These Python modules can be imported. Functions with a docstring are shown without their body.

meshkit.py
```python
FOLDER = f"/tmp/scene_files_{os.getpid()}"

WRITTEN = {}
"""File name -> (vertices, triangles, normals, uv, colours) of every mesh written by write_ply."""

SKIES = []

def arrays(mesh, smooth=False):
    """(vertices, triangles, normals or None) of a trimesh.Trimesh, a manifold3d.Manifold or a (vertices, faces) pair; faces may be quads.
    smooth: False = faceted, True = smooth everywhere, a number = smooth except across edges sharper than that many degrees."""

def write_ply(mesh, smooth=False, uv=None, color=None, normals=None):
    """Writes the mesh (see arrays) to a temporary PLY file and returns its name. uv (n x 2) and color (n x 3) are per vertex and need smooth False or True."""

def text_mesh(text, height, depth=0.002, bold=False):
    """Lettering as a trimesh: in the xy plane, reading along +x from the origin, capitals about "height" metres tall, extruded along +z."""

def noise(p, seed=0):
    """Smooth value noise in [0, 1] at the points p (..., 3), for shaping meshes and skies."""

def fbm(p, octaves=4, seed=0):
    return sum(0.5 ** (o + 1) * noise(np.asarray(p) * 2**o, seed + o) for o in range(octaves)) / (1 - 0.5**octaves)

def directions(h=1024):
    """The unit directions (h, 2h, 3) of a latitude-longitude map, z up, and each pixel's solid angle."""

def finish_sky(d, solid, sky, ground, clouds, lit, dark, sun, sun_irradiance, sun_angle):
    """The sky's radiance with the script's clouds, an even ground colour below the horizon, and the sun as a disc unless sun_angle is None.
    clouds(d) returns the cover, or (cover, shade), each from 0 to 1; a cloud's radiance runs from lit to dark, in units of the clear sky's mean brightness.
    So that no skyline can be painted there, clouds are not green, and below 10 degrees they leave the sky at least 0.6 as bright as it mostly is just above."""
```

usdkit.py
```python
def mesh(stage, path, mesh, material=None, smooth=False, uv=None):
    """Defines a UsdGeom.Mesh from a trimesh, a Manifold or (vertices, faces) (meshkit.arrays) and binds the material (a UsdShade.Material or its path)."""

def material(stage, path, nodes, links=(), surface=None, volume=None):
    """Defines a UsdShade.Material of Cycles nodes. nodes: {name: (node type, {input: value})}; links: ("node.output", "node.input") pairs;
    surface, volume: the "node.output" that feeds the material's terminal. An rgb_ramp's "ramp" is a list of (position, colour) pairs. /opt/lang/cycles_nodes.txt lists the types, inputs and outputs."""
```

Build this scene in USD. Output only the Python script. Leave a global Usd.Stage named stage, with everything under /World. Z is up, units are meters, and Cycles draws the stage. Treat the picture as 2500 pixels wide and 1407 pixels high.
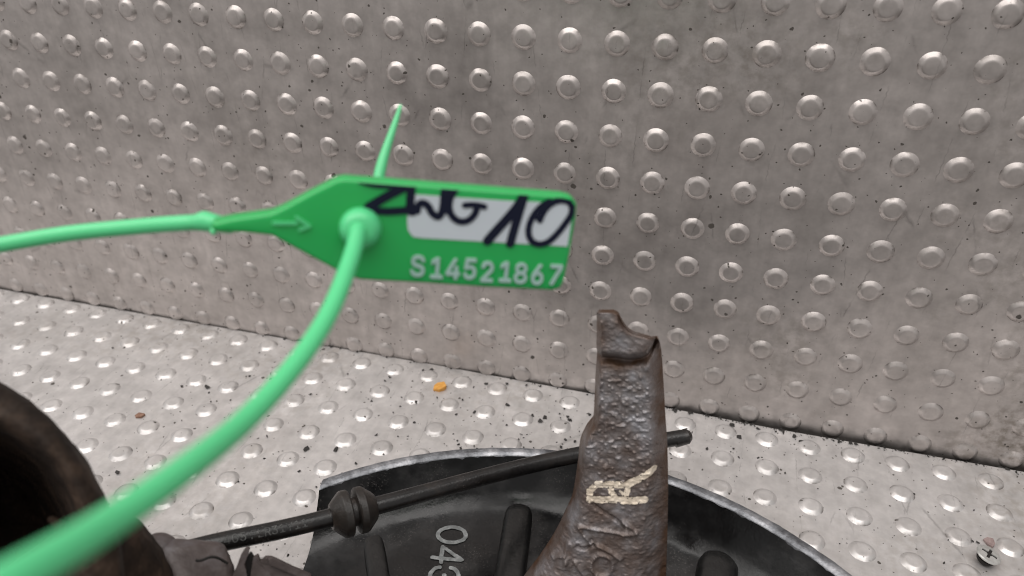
import math
import numpy as np, trimesh, manifold3d as m3, shapely
from shapely.geometry import Polygon, LineString, Point, MultiPolygon
from shapely import union_all
from scipy.interpolate import CubicSpline, PchipInterpolator
from scipy.spatial import ConvexHull
import usdkit, meshkit
from pxr import Usd, UsdGeom, UsdLux, UsdShade, Gf, Sdf, Vt

stage = Usd.Stage.CreateInMemory()
UsdGeom.SetStageUpAxis(stage, "Z"); UsdGeom.SetStageMetersPerUnit(stage, 1.0)
UsdGeom.Xform.Define(stage, "/World")
stage.SetDefaultPrim(stage.GetPrimAtPath("/World"))
rng = np.random.default_rng(7)

# ------------------------------------------------------------------ camera, light, exposure
U = 0.014                                   # stud pitch of the sheet metal in metres
OX = 40.0
FPX = 1922.43                               # focal length in pixels of the 2500 px wide photograph
RM = np.array([[0.96062537, 0.27783352, -0.00272618],      # right, up, back
               [-0.14192013, 0.49908506, 0.85485249],
               [0.23886728, -0.82080609, 0.51886394]])
CAM = np.array([41.87854292 - OX, -16.5116411, 13.32679141])   # in pitches

def build_camera():
    cam = UsdGeom.Camera.Define(stage, "/World/camera")
    m = Gf.Matrix4d(1.0)
    for i in range(3):
        m.SetRow(i, Gf.Vec4d(*RM[i], 0))
    m.SetRow(3, Gf.Vec4d(*(CAM * U), 1))
    cam.AddTransformOp().Set(m)
    cam.CreateHorizontalApertureAttr(36.0); cam.CreateVerticalApertureAttr(20.25)
    cam.CreateFocalLengthAttr(FPX / 2500 * 36)
    cam.CreateClippingRangeAttr(Gf.Vec2f(0.005, 50))
    cam.CreateFStopAttr(FPX / 2500 * 36 / 1.8)
    cam.CreateFocusDistanceAttr(16.6 * U)
    cam.CreateExposureAttr(0.25)
build_camera()

def rect_light(name, pos, target, w, h, inten, col):
    l = UsdLux.RectLight.Define(stage, "/World/" + name)
    l.CreateWidthAttr(w); l.CreateHeightAttr(h); l.CreateIntensityAttr(inten); l.CreateColorAttr(Gf.Vec3f(*col))
    p, t = np.array(pos, float), np.array(target, float)
    b = p - t; b /= np.linalg.norm(b)
    r = np.cross([0, 1, 0.001], b); r /= np.linalg.norm(r); u = np.cross(b, r)
    m = Gf.Matrix4d(1.0)
    for i, v in enumerate((r, u, b)):
        m.SetRow(i, Gf.Vec4d(*v, 0))
    m.SetRow(3, Gf.Vec4d(*p, 1))
    l.AddTransformOp().Set(m)
rect_light("ceiling_lamp", (-0.22, -0.34, 1.0), (-0.05, -0.16, 0), 1.75, 0.85, 2.65, (1.0, 0.97, 0.945))
dome = UsdLux.DomeLight.Define(stage, "/World/room_light")
dome.CreateIntensityAttr(1.0)
dm = usdkit.material(stage, "/World/Looks/room_air", {"b": ("background_shader", {"color": (1.0, 0.975, 0.96), "strength": 0.38})}, [], surface="b.background")
UsdShade.MaterialBindingAPI.Apply(dome.GetPrim()).Bind(dm)

# ------------------------------------------------------------------ helpers
def ray(px):
    px = np.atleast_2d(np.asarray(px, float))
    return np.c_[(px[:, 0] - 1250) / FPX, -(px[:, 1] - 703.5) / FPX, -np.ones(len(px))] @ RM
def at(x, y, Z):
    """The point (in pitches) that the photograph shows at x, y when it lies Z pitches from the camera."""
    return (CAM + ray([(x, y)]) * Z)[0]
def hit(px, p0, n):
    d = ray(px); t = ((p0 - CAM) @ n) / (d @ n)
    return CAM + d * t[:, None]
def unit(v): return np.asarray(v, float) / np.linalg.norm(v)
used = {}
def path_for(name, parent):
    base = (str(parent.GetPath()) if parent else "/World") + "/" + name
    k = used.get(base, 0); used[base] = k + 1
    return base if k == 0 else "%s_%03d" % (base, k)
def tag(p, label=None, cat=None, group=None, kind=None):
    for k, v in (("label", label), ("category", cat), ("group", group), ("kind", kind)):
        if v: p.SetCustomDataByKey(k, v)
    return p
def obj(name, mesh, material, parent=None, smooth=35, label=None, kind=None):
    """mesh in pitches -> one Mesh prim in metres."""
    if hasattr(mesh, "to_mesh"):
        t = mesh.to_mesh(); mesh = trimesh.Trimesh(np.array(t.vert_properties[:, :3], float), np.array(t.tri_verts), process=False)
    if isinstance(mesh, tuple):
        v, f = np.asarray(mesh[0], float), np.asarray(mesh[1], int)
        if f.shape[1] == 4: f = np.vstack([f[:, [0, 1, 2]], f[:, [0, 2, 3]]])
        mesh = trimesh.Trimesh(v, f, process=False)
    m = trimesh.Trimesh(np.asarray(mesh.vertices) * U, mesh.faces, process=False)
    p = usdkit.mesh(stage, path_for(name, parent), m, material, smooth=smooth).GetPrim()
    return tag(p, label, kind=kind)
def thing(name, label=None, cat=None, group=None, kind=None, loc=(0, 0, 0)):
    x = UsdGeom.Xform.Define(stage, path_for(name, None))
    return tag(x.GetPrim(), label, cat, group, kind)
def grid_faces(n, m, wrap=False):
    i = np.arange(n - 1)[:, None]; j = np.arange(m if wrap else m - 1)[None]; k = (j + 1) % m
    return np.stack([i * m + j, i * m + k, (i + 1) * m + k, (i + 1) * m + j], -1).reshape(-1, 4)
def tri(q): return np.vstack([q[:, [0, 1, 2]], q[:, [0, 2, 3]]])
def tube(P, R, seg=24, caps=True):
    P = np.asarray(P, float); R = np.broadcast_to(R, len(P))
    T = np.gradient(P, axis=0); T /= np.linalg.norm(T, axis=1)[:, None]
    n = np.cross(T[0], [0.3, 0.2, 1]); n /= np.linalg.norm(n); rings = []
    a = np.linspace(0, 2 * np.pi, seg, endpoint=False)
    for p, t, r in zip(P, T, R):
        n = n - t * (n @ t); n /= np.linalg.norm(n); b = np.cross(t, n)
        rings.append(p + r * (np.cos(a)[:, None] * n + np.sin(a)[:, None] * b))
    v = np.vstack(rings); f = tri(grid_faces(len(P), seg, True))
    if caps:
        k = len(v); v = np.vstack([v, P[0], P[-1]]); j = np.arange(seg)
        f = np.vstack([f, np.c_[np.full(seg, k), (j + 1) % seg, j], np.c_[np.full(seg, k + 1), len(P) * seg - seg + j, len(P) * seg - seg + (j + 1) % seg]])
    m = trimesh.Trimesh(v, f, process=False); 
    if m.volume < 0: m.invert()
    return m
def spline(P, n=120):
    P = np.asarray(P, float); d = np.r_[0, np.cumsum(np.linalg.norm(np.diff(P[:, :3], axis=0), axis=1))]
    return CubicSpline(d, P)(np.linspace(0, d[-1], n))
def lathe(prof, origin, axis, seg=32, x0=None):
    """prof: (radius, along) pairs, closed at both ends by radius 0."""
    axis = unit(axis); n = unit(np.cross(axis, [0.21, 0.33, 0.9] if x0 is None else x0)); b = np.cross(axis, n)
    a = np.linspace(0, 2 * np.pi, seg, endpoint=False)
    v = np.vstack([origin + axis * z + r * (np.cos(a)[:, None] * n + np.sin(a)[:, None] * b) for r, z in prof])
    m = trimesh.Trimesh(v, tri(grid_faces(len(prof), seg, True)), process=False)
    m.merge_vertices(); m.update_faces(m.nondegenerate_faces()); 
    if m.volume < 0: m.invert()
    return m
def hull(P): 
    return trimesh.convex.convex_hull(np.asarray(P))
def sph(c, r, n=2):
    s = trimesh.creation.icosphere(n, 1.0); return s.vertices * r + np.asarray(c)
def mani(m):
    return m3.Manifold(m3.Mesh(np.asarray(m.vertices, np.float32), np.asarray(m.faces, np.uint32)))
def from_mani(m):
    t = m.to_mesh(); return trimesh.Trimesh(np.array(t.vert_properties[:, :3], float), np.array(t.tri_verts), process=False)
def lumpy(m, edge, amp, freq, seed, octaves=4, smooth_it=6):
    """Evenly refined, softened and roughened casting skin."""
    k = mani(m).refine_to_length(edge); t = from_mani(k); t.merge_vertices()
    trimesh.smoothing.filter_taubin(t, iterations=smooth_it)
    n = t.vertex_normals; t.vertices = t.vertices + n * (amp * (meshkit.fbm(t.vertices * freq + 50, octaves, seed) - 0.5))[:, None]
    return t
def primvar(p, name, val):
    UsdGeom.PrimvarsAPI(UsdGeom.Mesh(p)).CreatePrimvar(name, Sdf.ValueTypeNames.FloatArray, "vertex").Set(Vt.FloatArray.FromNumpy(np.asarray(val, np.float32)))
class Frame:
    """A plane in the scene: origin, x axis, y axis, z = outward."""
    def __init__(s, o, ex, ey):
        s.o = np.asarray(o, float); s.ex = unit(ex); ey = np.asarray(ey, float); s.ey = unit(ey - s.ex * (ey @ s.ex)); s.ez = np.cross(s.ex, s.ey)
    def uv(s, px):
        d = hit(px, s.o, s.ez) - s.o; return np.c_[d @ s.ex, d @ s.ey]
    def xyz(s, p):
        p = np.atleast_2d(p); return s.o + p[:, :1] * s.ex + p[:, 1:2] * s.ey + (p[:, 2:3] if p.shape[1] > 2 else 0) * s.ez
    def place(s, m, z=0.0):
        return trimesh.Trimesh(s.xyz(np.asarray(m.vertices) + [0, 0, z]), m.faces, process=False)
def extrude(shape, h):
    gs = [g for g in getattr(shape, "geoms", [shape]) if g.geom_type == "Polygon" and g.area > 1e-7]
    return trimesh.util.concatenate([trimesh.creation.extrude_polygon(g, h, engine="earcut") for g in gs])
def smooth_line(P, n=40):
    P = np.asarray(P, float)
    return P if len(P) < 3 else spline(P, n)

# ------------------------------------------------------------------ materials
L = "/World/Looks/"
def sheet_metal(name, second, base, dark, stain, specks, seed, rough, metal, grime_and_shade=False):
    N = {"g": ("geometry", {}), "s": ("separate_xyz", {}), "c": ("combine_xyz", {}),
         "off": ("vector_math", {"math_type": "add", "vector2": (seed * 1.7, seed * 0.9, 0)}),
         "wn": ("noise_texture", {"scale": 700.0, "detail": 2.0}), "wsub": ("vector_math", {"math_type": "subtract", "vector2": (0.5, 0.5, 0.5)}),
         "wsc": ("vector_math", {"math_type": "scale", "scale": 0.0011}), "wadd": ("vector_math", {"math_type": "add"}),
         "n1": ("noise_texture", {"scale": 34.0, "detail": 7.0, "roughness": 0.62}), "r1": ("rgb_ramp", {"ramp": [(0.32, dark), (0.62, base)]}),
         "n2": ("noise_texture", {"scale": 170.0, "detail": 6.0, "roughness": 0.65}), "r2": ("map_range", {"from_min": 0.3, "from_max": 0.75, "to_min": 0.80, "to_max": 1.12}),
         "mul": ("mix_color", {"blend_type": "multiply", "fac": 1.0}), "bm3": ("mapping", {"scale": (1.0, 0.09, 1.0)}), "bn3": ("noise_texture", {"scale": 420.0, "detail": 4.0}), "r4": ("map_range", {"from_min": 0.35, "from_max": 0.65, "to_min": 0.965, "to_max": 1.03}), "mul2": ("mix_color", {"blend_type": "multiply", "fac": 1.0}),
         "n3": ("noise_texture", {"scale": 15.0, "detail": 5.0, "roughness": 0.6}), "n3b": ("noise_texture", {"scale": 300.0, "detail": 4.0, "roughness": 0.6}),
         "m3": ("map_range", {"from_min": 0.48, "from_max": 0.7, "clamp": True}), "m3b": ("map_range", {"from_min": 0.42, "from_max": 0.62, "clamp": True}),
         "st": ("math", {"math_type": "multiply"}), "st2": ("math", {"math_type": "multiply", "value2": 0.6}),
         "mst": ("mix_color", {"b": stain}),
         # scratches
         "sm": ("mapping", {"scale": (1.0, 0.16, 1.0), "rotation": (0, 0, 0.5)}), "sv": ("voronoi_texture", {"feature": "distance_to_edge", "scale": 95.0, "dimensions": "2D"}),
         "sl": ("map_range", {"from_min": 0.0, "from_max": 0.02, "to_min": 1.0, "to_max": 0.0, "clamp": True}),
         "sn": ("noise_texture", {"scale": 95.0, "detail": 3.0}), "snm": ("map_range", {"from_min": 0.50, "from_max": 0.64, "clamp": True}),
         "sx": ("math", {"math_type": "multiply"}), "sx2": ("math", {"math_type": "multiply", "value2": 0.55}), "msc": ("mix_color", {"b": tuple(0.45 * x for x in dark)}),
         "rn": ("noise_texture", {"scale": 60.0, "detail": 5.0}), "rr": ("map_range", {"from_min": 0.3, "from_max": 0.7, "to_min": rough - 0.09, "to_max": rough + 0.13}),
         "bm": ("mapping", {"scale": (1.0, 0.05, 1.0)}), "bn": ("noise_texture", {"scale": 1500.0, "detail": 3.0}), "bmp": ("bump", {"strength": 0.05, "distance": 0.0004}),
         "bn2": ("noise_texture", {"scale": 50.0, "detail": 3.0}), "bmp2": ("bump", {"strength": 0.12, "distance": 0.0007}),
         "spk": ("math", {"math_type": "maximum"}), "spk2": ("math", {"math_type": "maximum"}), "msp": ("mix_color", {"b": (0.075, 0.065, 0.057)}),
         "mm": ("mix_float", {"b": 0.0}), "mr": ("mix_float", {"b": 0.8}),
         "p": ("principled_bsdf", {"metallic": metal})}
    K = [("g.position", "s.vector"), ("s.x", "c.x"), ("s." + second, "c.y"), ("c.vector", "off.vector1"), ("off.vector", "wn.vector"), ("wn.color", "wsub.vector1"), ("wsub.vector", "wsc.vector1"),
         ("wsc.vector", "wadd.vector2"), ("off.vector", "wadd.vector1")]
    K += [("off.vector", k + ".vector") for k in ("n1", "n2", "n3", "n3b", "sn", "rn", "bm", "bn2")]
    K += [("n1.fac", "r1.fac"), ("n2.fac", "r2.value"), ("r1.color", "mul.a"), ("r2.result", "mul.b"), ("n3.fac", "m3.value"), ("n3b.fac", "m3b.value"), ("m3.result", "st.value1"), ("m3b.result", "st.value2"),
          ("st.value", "st2.value1"), ("st2.value", "mst.fac"), ("off.vector", "bm3.vector"), ("bm3.vector", "bn3.vector"), ("bn3.fac", "r4.value"), ("mul.result", "mul2.a"), ("r4.result", "mul2.b"), ("mul2.result", "mst.a"),
          ("wadd.vector", "sm.vector"), ("sm.vector", "sv.vector"), ("sv.distance", "sl.value"), ("sn.fac", "snm.value"), ("sl.result", "sx.value1"), ("snm.result", "sx.value2"), ("sx.value", "sx2.value1"), ("sx2.value", "msc.fac"), ("mst.result", "msc.a"),
          ("rn.fac", "rr.value"), ("bm.vector", "bn.vector"), ("bn.fac", "bmp.height"), ("bn2.fac", "bmp2.height"), ("bmp2.normal", "bmp.normal"), ("bmp.normal", "p.normal")]
    N |= {"ea": ("attribute", {"attribute": "rim"}), "en": ("noise_texture", {"scale": 330.0, "detail": 3.0}), "em": ("map_range", {"from_min": 0.50, "from_max": 0.64, "to_max": 0.8, "clamp": True}), "ex": ("math", {"math_type": "multiply"}), "edm": ("mix_color", {"b": (0.085, 0.072, 0.062)})}
    K += [("off.vector", "en.vector"), ("en.fac", "em.value"), ("ea.fac", "ex.value1"), ("em.result", "ex.value2"), ("ex.value", "edm.fac"), ("msc.result", "edm.a")]
    outs = []
    for i, (sc, keep, size) in enumerate(specks):
        a = "v%d" % i
        N |= {a: ("voronoi_texture", {"scale": sc, "dimensions": "2D", "feature": "f1"}), a + "s": ("separate_color", {}),
              a + "t": ("map_range", {"from_min": keep, "from_max": 1.0, "to_min": 0.0, "to_max": size, "clamp": True}), a + "d": ("math", {"math_type": "subtract"}),
              a + "m": ("map_range", {"from_min": -0.012, "from_max": 0.012, "clamp": True})}
        K += [("wadd.vector", a + ".vector"), (a + ".color", a + "s.color"), (a + "s.r", a + "t.value"), (a + "t.result", a + "d.value1"), (a + ".distance", a + "d.value2"), (a + "d.value", a + "m.value")]
        outs.append(a + "m.result")
    K += [(outs[0], "spk.value1"), (outs[1], "spk.value2"), ("spk.value", "spk2.value1"), (outs[2], "spk2.value2"), ("spk2.value", "msp.fac"), ("edm.result", "msp.a"), ("msp.result", "p.base_color"),
          ("spk2.value", "mm.fac"), ("mm.result", "p.metallic"), ("spk2.value", "mr.fac"), ("rr.result", "mr.a"), ("mr.result", "p.roughness")]
    N["mm"][1]["a"] = metal
    if grime_and_shade:
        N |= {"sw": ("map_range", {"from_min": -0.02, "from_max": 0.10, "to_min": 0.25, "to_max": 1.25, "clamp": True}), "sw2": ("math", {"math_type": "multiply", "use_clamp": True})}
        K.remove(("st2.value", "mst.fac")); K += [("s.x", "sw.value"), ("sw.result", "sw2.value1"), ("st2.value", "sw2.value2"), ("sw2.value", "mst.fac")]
    if grime_and_shade:                                                            # old dirt plus painted contact shade along the foot of the sheet
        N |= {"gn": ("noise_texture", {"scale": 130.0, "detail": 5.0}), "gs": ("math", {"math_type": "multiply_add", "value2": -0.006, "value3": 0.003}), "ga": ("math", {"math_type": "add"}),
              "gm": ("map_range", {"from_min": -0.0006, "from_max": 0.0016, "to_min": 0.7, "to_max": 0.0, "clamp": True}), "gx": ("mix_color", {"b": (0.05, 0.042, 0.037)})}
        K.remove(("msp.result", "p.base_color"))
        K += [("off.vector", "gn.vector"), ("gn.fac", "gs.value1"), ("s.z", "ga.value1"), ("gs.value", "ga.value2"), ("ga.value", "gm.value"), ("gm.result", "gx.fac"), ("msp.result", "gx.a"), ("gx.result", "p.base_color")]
    return usdkit.material(stage, L + name, N, K, surface="p.BSDF")
def rough_mat(name, c1, c2, c3, scale, rough, metal=0.0, bump=0.3, bdist=0.0005, bscale=900.0, rough_var=0.15, thr=(0.4, 0.6), rust=None, spec=0.5, dust=0.0):
    N = {"g": ("geometry", {}), "n": ("noise_texture", {"scale": scale, "detail": 6.0, "roughness": 0.62}), "r": ("rgb_ramp", {"ramp": [(thr[0] - 0.12, c1), (0.5, c2), (thr[1] + 0.1, c3)]}),
         "b": ("noise_texture", {"scale": bscale, "detail": 4.0, "roughness": 0.6}), "bp": ("bump", {"strength": bump, "distance": bdist}),
         "rn": ("noise_texture", {"scale": scale * 1.7, "detail": 4.0}), "rr": ("map_range", {"from_min": 0.3, "from_max": 0.7, "to_min": rough - rough_var, "to_max": rough + rough_var}),
         "p": ("principled_bsdf", {"metallic": metal, "specular_ior_level": spec})}
    K = [("g.position", "n.vector"), ("g.position", "b.vector"), ("g.position", "rn.vector"), ("n.fac", "r.fac"), ("r.color", "p.base_color"), ("b.fac", "bp.height"), ("bp.normal", "p.normal"), ("rn.fac", "rr.value"), ("rr.result", "p.roughness")]
    if dust:
        N |= {"du": ("noise_texture", {"scale": 1700.0, "detail": 2.0}), "dv": ("noise_texture", {"scale": 75.0, "detail": 5.0}), "dm": ("map_range", {"from_min": 0.58, "from_max": 0.70, "to_max": dust, "clamp": True}), "dw": ("map_range", {"from_min": 0.5, "from_max": 0.62, "clamp": True}),
              "dx": ("math", {"math_type": "multiply"}), "dmix": ("mix_color", {"b": (0.22, 0.20, 0.19)})}
        K.remove(("r.color", "p.base_color"))
        K += [("g.position", "du.vector"), ("g.position", "dv.vector"), ("du.fac", "dm.value"), ("dv.fac", "dw.value"), ("dm.result", "dx.value1"), ("dw.result", "dx.value2"), ("dx.value", "dmix.fac"), ("r.color", "dmix.a"), ("dmix.result", "p.base_color")]
    if rust:
        N |= {"ra": ("attribute", {"attribute": "rust"}), "rs": ("math", {"math_type": "multiply_add", "value2": 1.6, "value3": -0.8, "use_clamp": False}), "rd": ("math", {"math_type": "add", "use_clamp": True}), "rx": ("mix_color", {"b": rust})}
        K.remove(("r.color", "p.base_color"))
        K += [("rn.fac", "rs.value1"), ("ra.fac", "rd.value1"), ("rs.value", "rd.value2"), ("rd.value", "rx.fac"), ("r.color", "rx.a"), ("rx.result", "p.base_color")]
    return usdkit.material(stage, L + name, N, K, surface="p.BSDF")
def plain(name, col, rough, metal=0.0, sss=0.0, spec=0.5, dust=0.0):
    return usdkit.material(stage, L + name, {"p": ("principled_bsdf", {"base_color": col, "roughness": rough, "metallic": metal, "specular_ior_level": spec, "subsurface_weight": sss, "subsurface_scale": 0.002, "subsurface_radius": (0.6, 1.0, 0.7)})}, [], surface="p.BSDF")

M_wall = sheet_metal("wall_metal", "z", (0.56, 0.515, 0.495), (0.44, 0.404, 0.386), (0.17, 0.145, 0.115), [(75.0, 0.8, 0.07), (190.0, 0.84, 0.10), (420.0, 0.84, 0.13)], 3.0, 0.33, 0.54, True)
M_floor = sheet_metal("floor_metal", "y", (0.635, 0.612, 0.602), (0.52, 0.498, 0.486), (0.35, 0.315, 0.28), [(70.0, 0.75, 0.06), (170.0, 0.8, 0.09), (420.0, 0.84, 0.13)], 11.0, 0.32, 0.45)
M_iron = rough_mat("rusty_cast_iron", (0.115, 0.082, 0.07), (0.20, 0.178, 0.175), (0.35, 0.35, 0.38), 130.0, 0.40, 0.35, 0.5, 0.0005, 1300.0, 0.10, rust=(0.085, 0.045, 0.026))
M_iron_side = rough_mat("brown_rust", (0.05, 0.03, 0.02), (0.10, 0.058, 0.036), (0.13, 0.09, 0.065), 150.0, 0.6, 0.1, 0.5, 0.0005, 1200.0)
M_hub = rough_mat("dark_rust", (0.008, 0.005, 0.004), (0.024, 0.015, 0.0105), (0.065, 0.041, 0.028), 140.0, 0.75, 0.0, 0.7, 0.0009, 600.0, spec=0.25)
M_shield = rough_mat("black_paint", (0.004, 0.004, 0.0042), (0.005, 0.005, 0.0053), (0.04, 0.039, 0.039), 70.0, 0.26, 0.0, 0.16, 0.0003, 900.0, 0.12, (0.45, 0.66), spec=0.40, dust=0.22)
M_lip = rough_mat("scraped_edge", (0.05, 0.05, 0.055), (0.20, 0.205, 0.22), (0.40, 0.40, 0.42), 160.0, 0.38, 0.55, 0.5, 0.0004, 1000.0, 0.1, (0.40, 0.58))
M_rib = rough_mat("black_paint_gloss", (0.004, 0.004, 0.004), (0.006, 0.006, 0.006), (0.018, 0.018, 0.017), 120.0, 0.26, 0.0, 0.2, 0.0003, 1300.0, 0.06, spec=0.5, dust=0.12)
M_cable = rough_mat("black_cable", (0.008, 0.0075, 0.0075), (0.012, 0.011, 0.011), (0.035, 0.028, 0.024), 140.0, 0.27, 0.0, 0.25, 0.0003, 1500.0, 0.1, (0.45, 0.7), dust=0.25)
M_rubber = rough_mat("brown_rubber", (0.012, 0.0105, 0.0095), (0.022, 0.018, 0.0155), (0.045, 0.033, 0.027), 160.0, 0.38, 0.0, 0.35, 0.0003, 1500.0)
M_lug = rough_mat("dull_grey_brown", (0.045, 0.033, 0.030), (0.085, 0.066, 0.062), (0.14, 0.125, 0.13), 120.0, 0.5, 0.1, 0.35, 0.0004, 900.0)
M_print = rough_mat("worn_print", (0.10, 0.10, 0.10), (0.20, 0.21, 0.21), (0.42, 0.43, 0.43), 380.0, 0.6, 0, 0.2, 0.0002, 1500.0, 0.1, (0.38, 0.6))
M_print2 = rough_mat("faint_print", (0.03, 0.03, 0.03), (0.07, 0.07, 0.068), (0.13, 0.13, 0.125), 500.0, 0.6, 0, 0.2, 0.0002, 1500.0)
M_cream = rough_mat("cream_paint", (0.52, 0.43, 0.34), (0.74, 0.64, 0.52), (0.82, 0.73, 0.62), 300.0, 0.6, 0, 0.4, 0.0003, 1500.0)
M_green_shaded = plain("green_plastic_shaded", (0.016, 0.385, 0.085), 0.26, 0, 0.12)  # seal plastic darkened: the shade on the tag face is in the colour
M_green_lit = plain("green_plastic_lit", (0.095, 0.62, 0.25), 0.34, 0, 0.12)  # same plastic lightened: painted light for cord, boss, neck and arrow
M_white = plain("white_print", (0.56, 0.61, 0.66), 0.5)
M_digit = plain("pale_raised_print", (0.36, 0.52, 0.49), 0.5)
M_ink = plain("marker_ink", (0.004, 0.006, 0.022), 0.55, 0, 0, 0.25)
M_steel = rough_mat("zinc_steel", (0.45, 0.45, 0.43), (0.6, 0.6, 0.58), (0.7, 0.7, 0.68), 300.0, 0.33, 0.6, 0.1, 0.0002, 1500.0, 0.06)
M_dark = plain("shade_black", (0.012, 0.010, 0.009), 0.8)  # near black that paints shade into recesses and under the screw head
M_board = plain("dull_board", (0.10, 0.095, 0.09), 0.8)
M_orange = rough_mat("orange_flake", (0.5, 0.22, 0.04), (0.62, 0.30, 0.06), (0.7, 0.38, 0.10), 900.0, 0.6)
M_brownchip = rough_mat("brown_flake", (0.14, 0.07, 0.045), (0.22, 0.12, 0.08), (0.30, 0.18, 0.13), 900.0, 0.6)
M_pinkchip = rough_mat("mauve_flake", (0.18, 0.13, 0.125), (0.26, 0.19, 0.18), (0.33, 0.25, 0.24), 900.0, 0.6)
M_grit = usdkit.material(stage, L + "grit", {"g": ("geometry", {}), "r": ("rgb_ramp", {"ramp": [(0, (0.03, 0.027, 0.025)), (0.5, (0.075, 0.065, 0.06)), (0.8, (0.16, 0.14, 0.13)), (1.0, (0.28, 0.21, 0.17))]}), "p": ("principled_bsdf", {"roughness": 0.75})},
                         [("g.random_per_island", "r.fac"), ("r.color", "p.base_color")], surface="p.BSDF")

# ------------------------------------------------------------------ the two studded metal sheets
RS = 0.268
def stud_mesh(c, n, ex, r, rise):
    """A pressed stud: a bevelled ring round a flatter, slightly domed middle."""
    rr = np.array([1.03, 1.0, 0.97, 0.86, 0.74, 0.67, 0.62, 0.55, 0.40, 0.2]) * r
    H = r * rise * rng.uniform(0.92, 1.08)
    dish_ = rng.uniform(-0.03, 0.06)
    hh = np.array([-0.04, 0.02, 0.12, 0.42, 0.73, 0.87, 0.925, 0.955, 0.975 - 0.6 * dish_, 0.99 - dish_]) * H
    a = np.linspace(0, 2 * np.pi, 40, endpoint=False); ey = np.cross(n, ex)
    wob = 1 + 0.006 * np.sin(2 * a + rng.uniform(0, 6)) + 0.004 * np.sin(5 * a + rng.uniform(0, 6))
    tilt = rng.normal(0, 0.02, 2)
    v = []
    for q, h in zip(rr, hh):
        x, y = q * np.cos(a) * wob, q * np.sin(a) * wob
        v.append(c + x[:, None] * ex + y[:, None] * ey + (h + (x * tilt[0] + y * tilt[1]) * (h / H))[:, None] * n)
    v = np.vstack(v + [c + n * H * (0.995 - dish_)]); f = tri(grid_faces(len(rr), 40, True)); k = len(v) - 1; j = np.arange(40)
    f = np.vstack([f, np.c_[len(rr) * 40 - 40 + j, len(rr) * 40 - 40 + (j + 1) % 40, np.full(40, k)]])
    return trimesh.Trimesh(v, f, process=False)
def project(P):
    c = (P - CAM) @ RM.T
    return np.c_[1250 + FPX * c[:, 0] / -c[:, 2], 703.5 - FPX * c[:, 1] / -c[:, 2]], -c[:, 2]
def studded(parent, mat, pts, n, ex):
    q, dep = project(pts)
    seen = (dep > 0) & (q[:, 0] > -12) & (q[:, 0] < 2512) & (q[:, 1] > -12) & (q[:, 1] < 1419)
    rest = []
    for p, s in zip(pts, seen):
        m = stud_mesh(p + ex * rng.normal(0, 0.006), n, ex, RS * rng.uniform(0.97, 1.03), 0.285 if n[2] < 0.5 else 0.25)
        if s: primvar(obj("stud", m, mat, parent, smooth=True), "rim", np.r_[np.ones(80), 0.8 * np.ones(40), 0.25 * np.ones(40), np.zeros(40 * 6 + 1)])
        else: rest.append(m)
    obj("stud", trimesh.util.concatenate(rest), mat, parent, smooth=True, kind="stuff", label="further rows of pressed studs on the same sheet")
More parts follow.
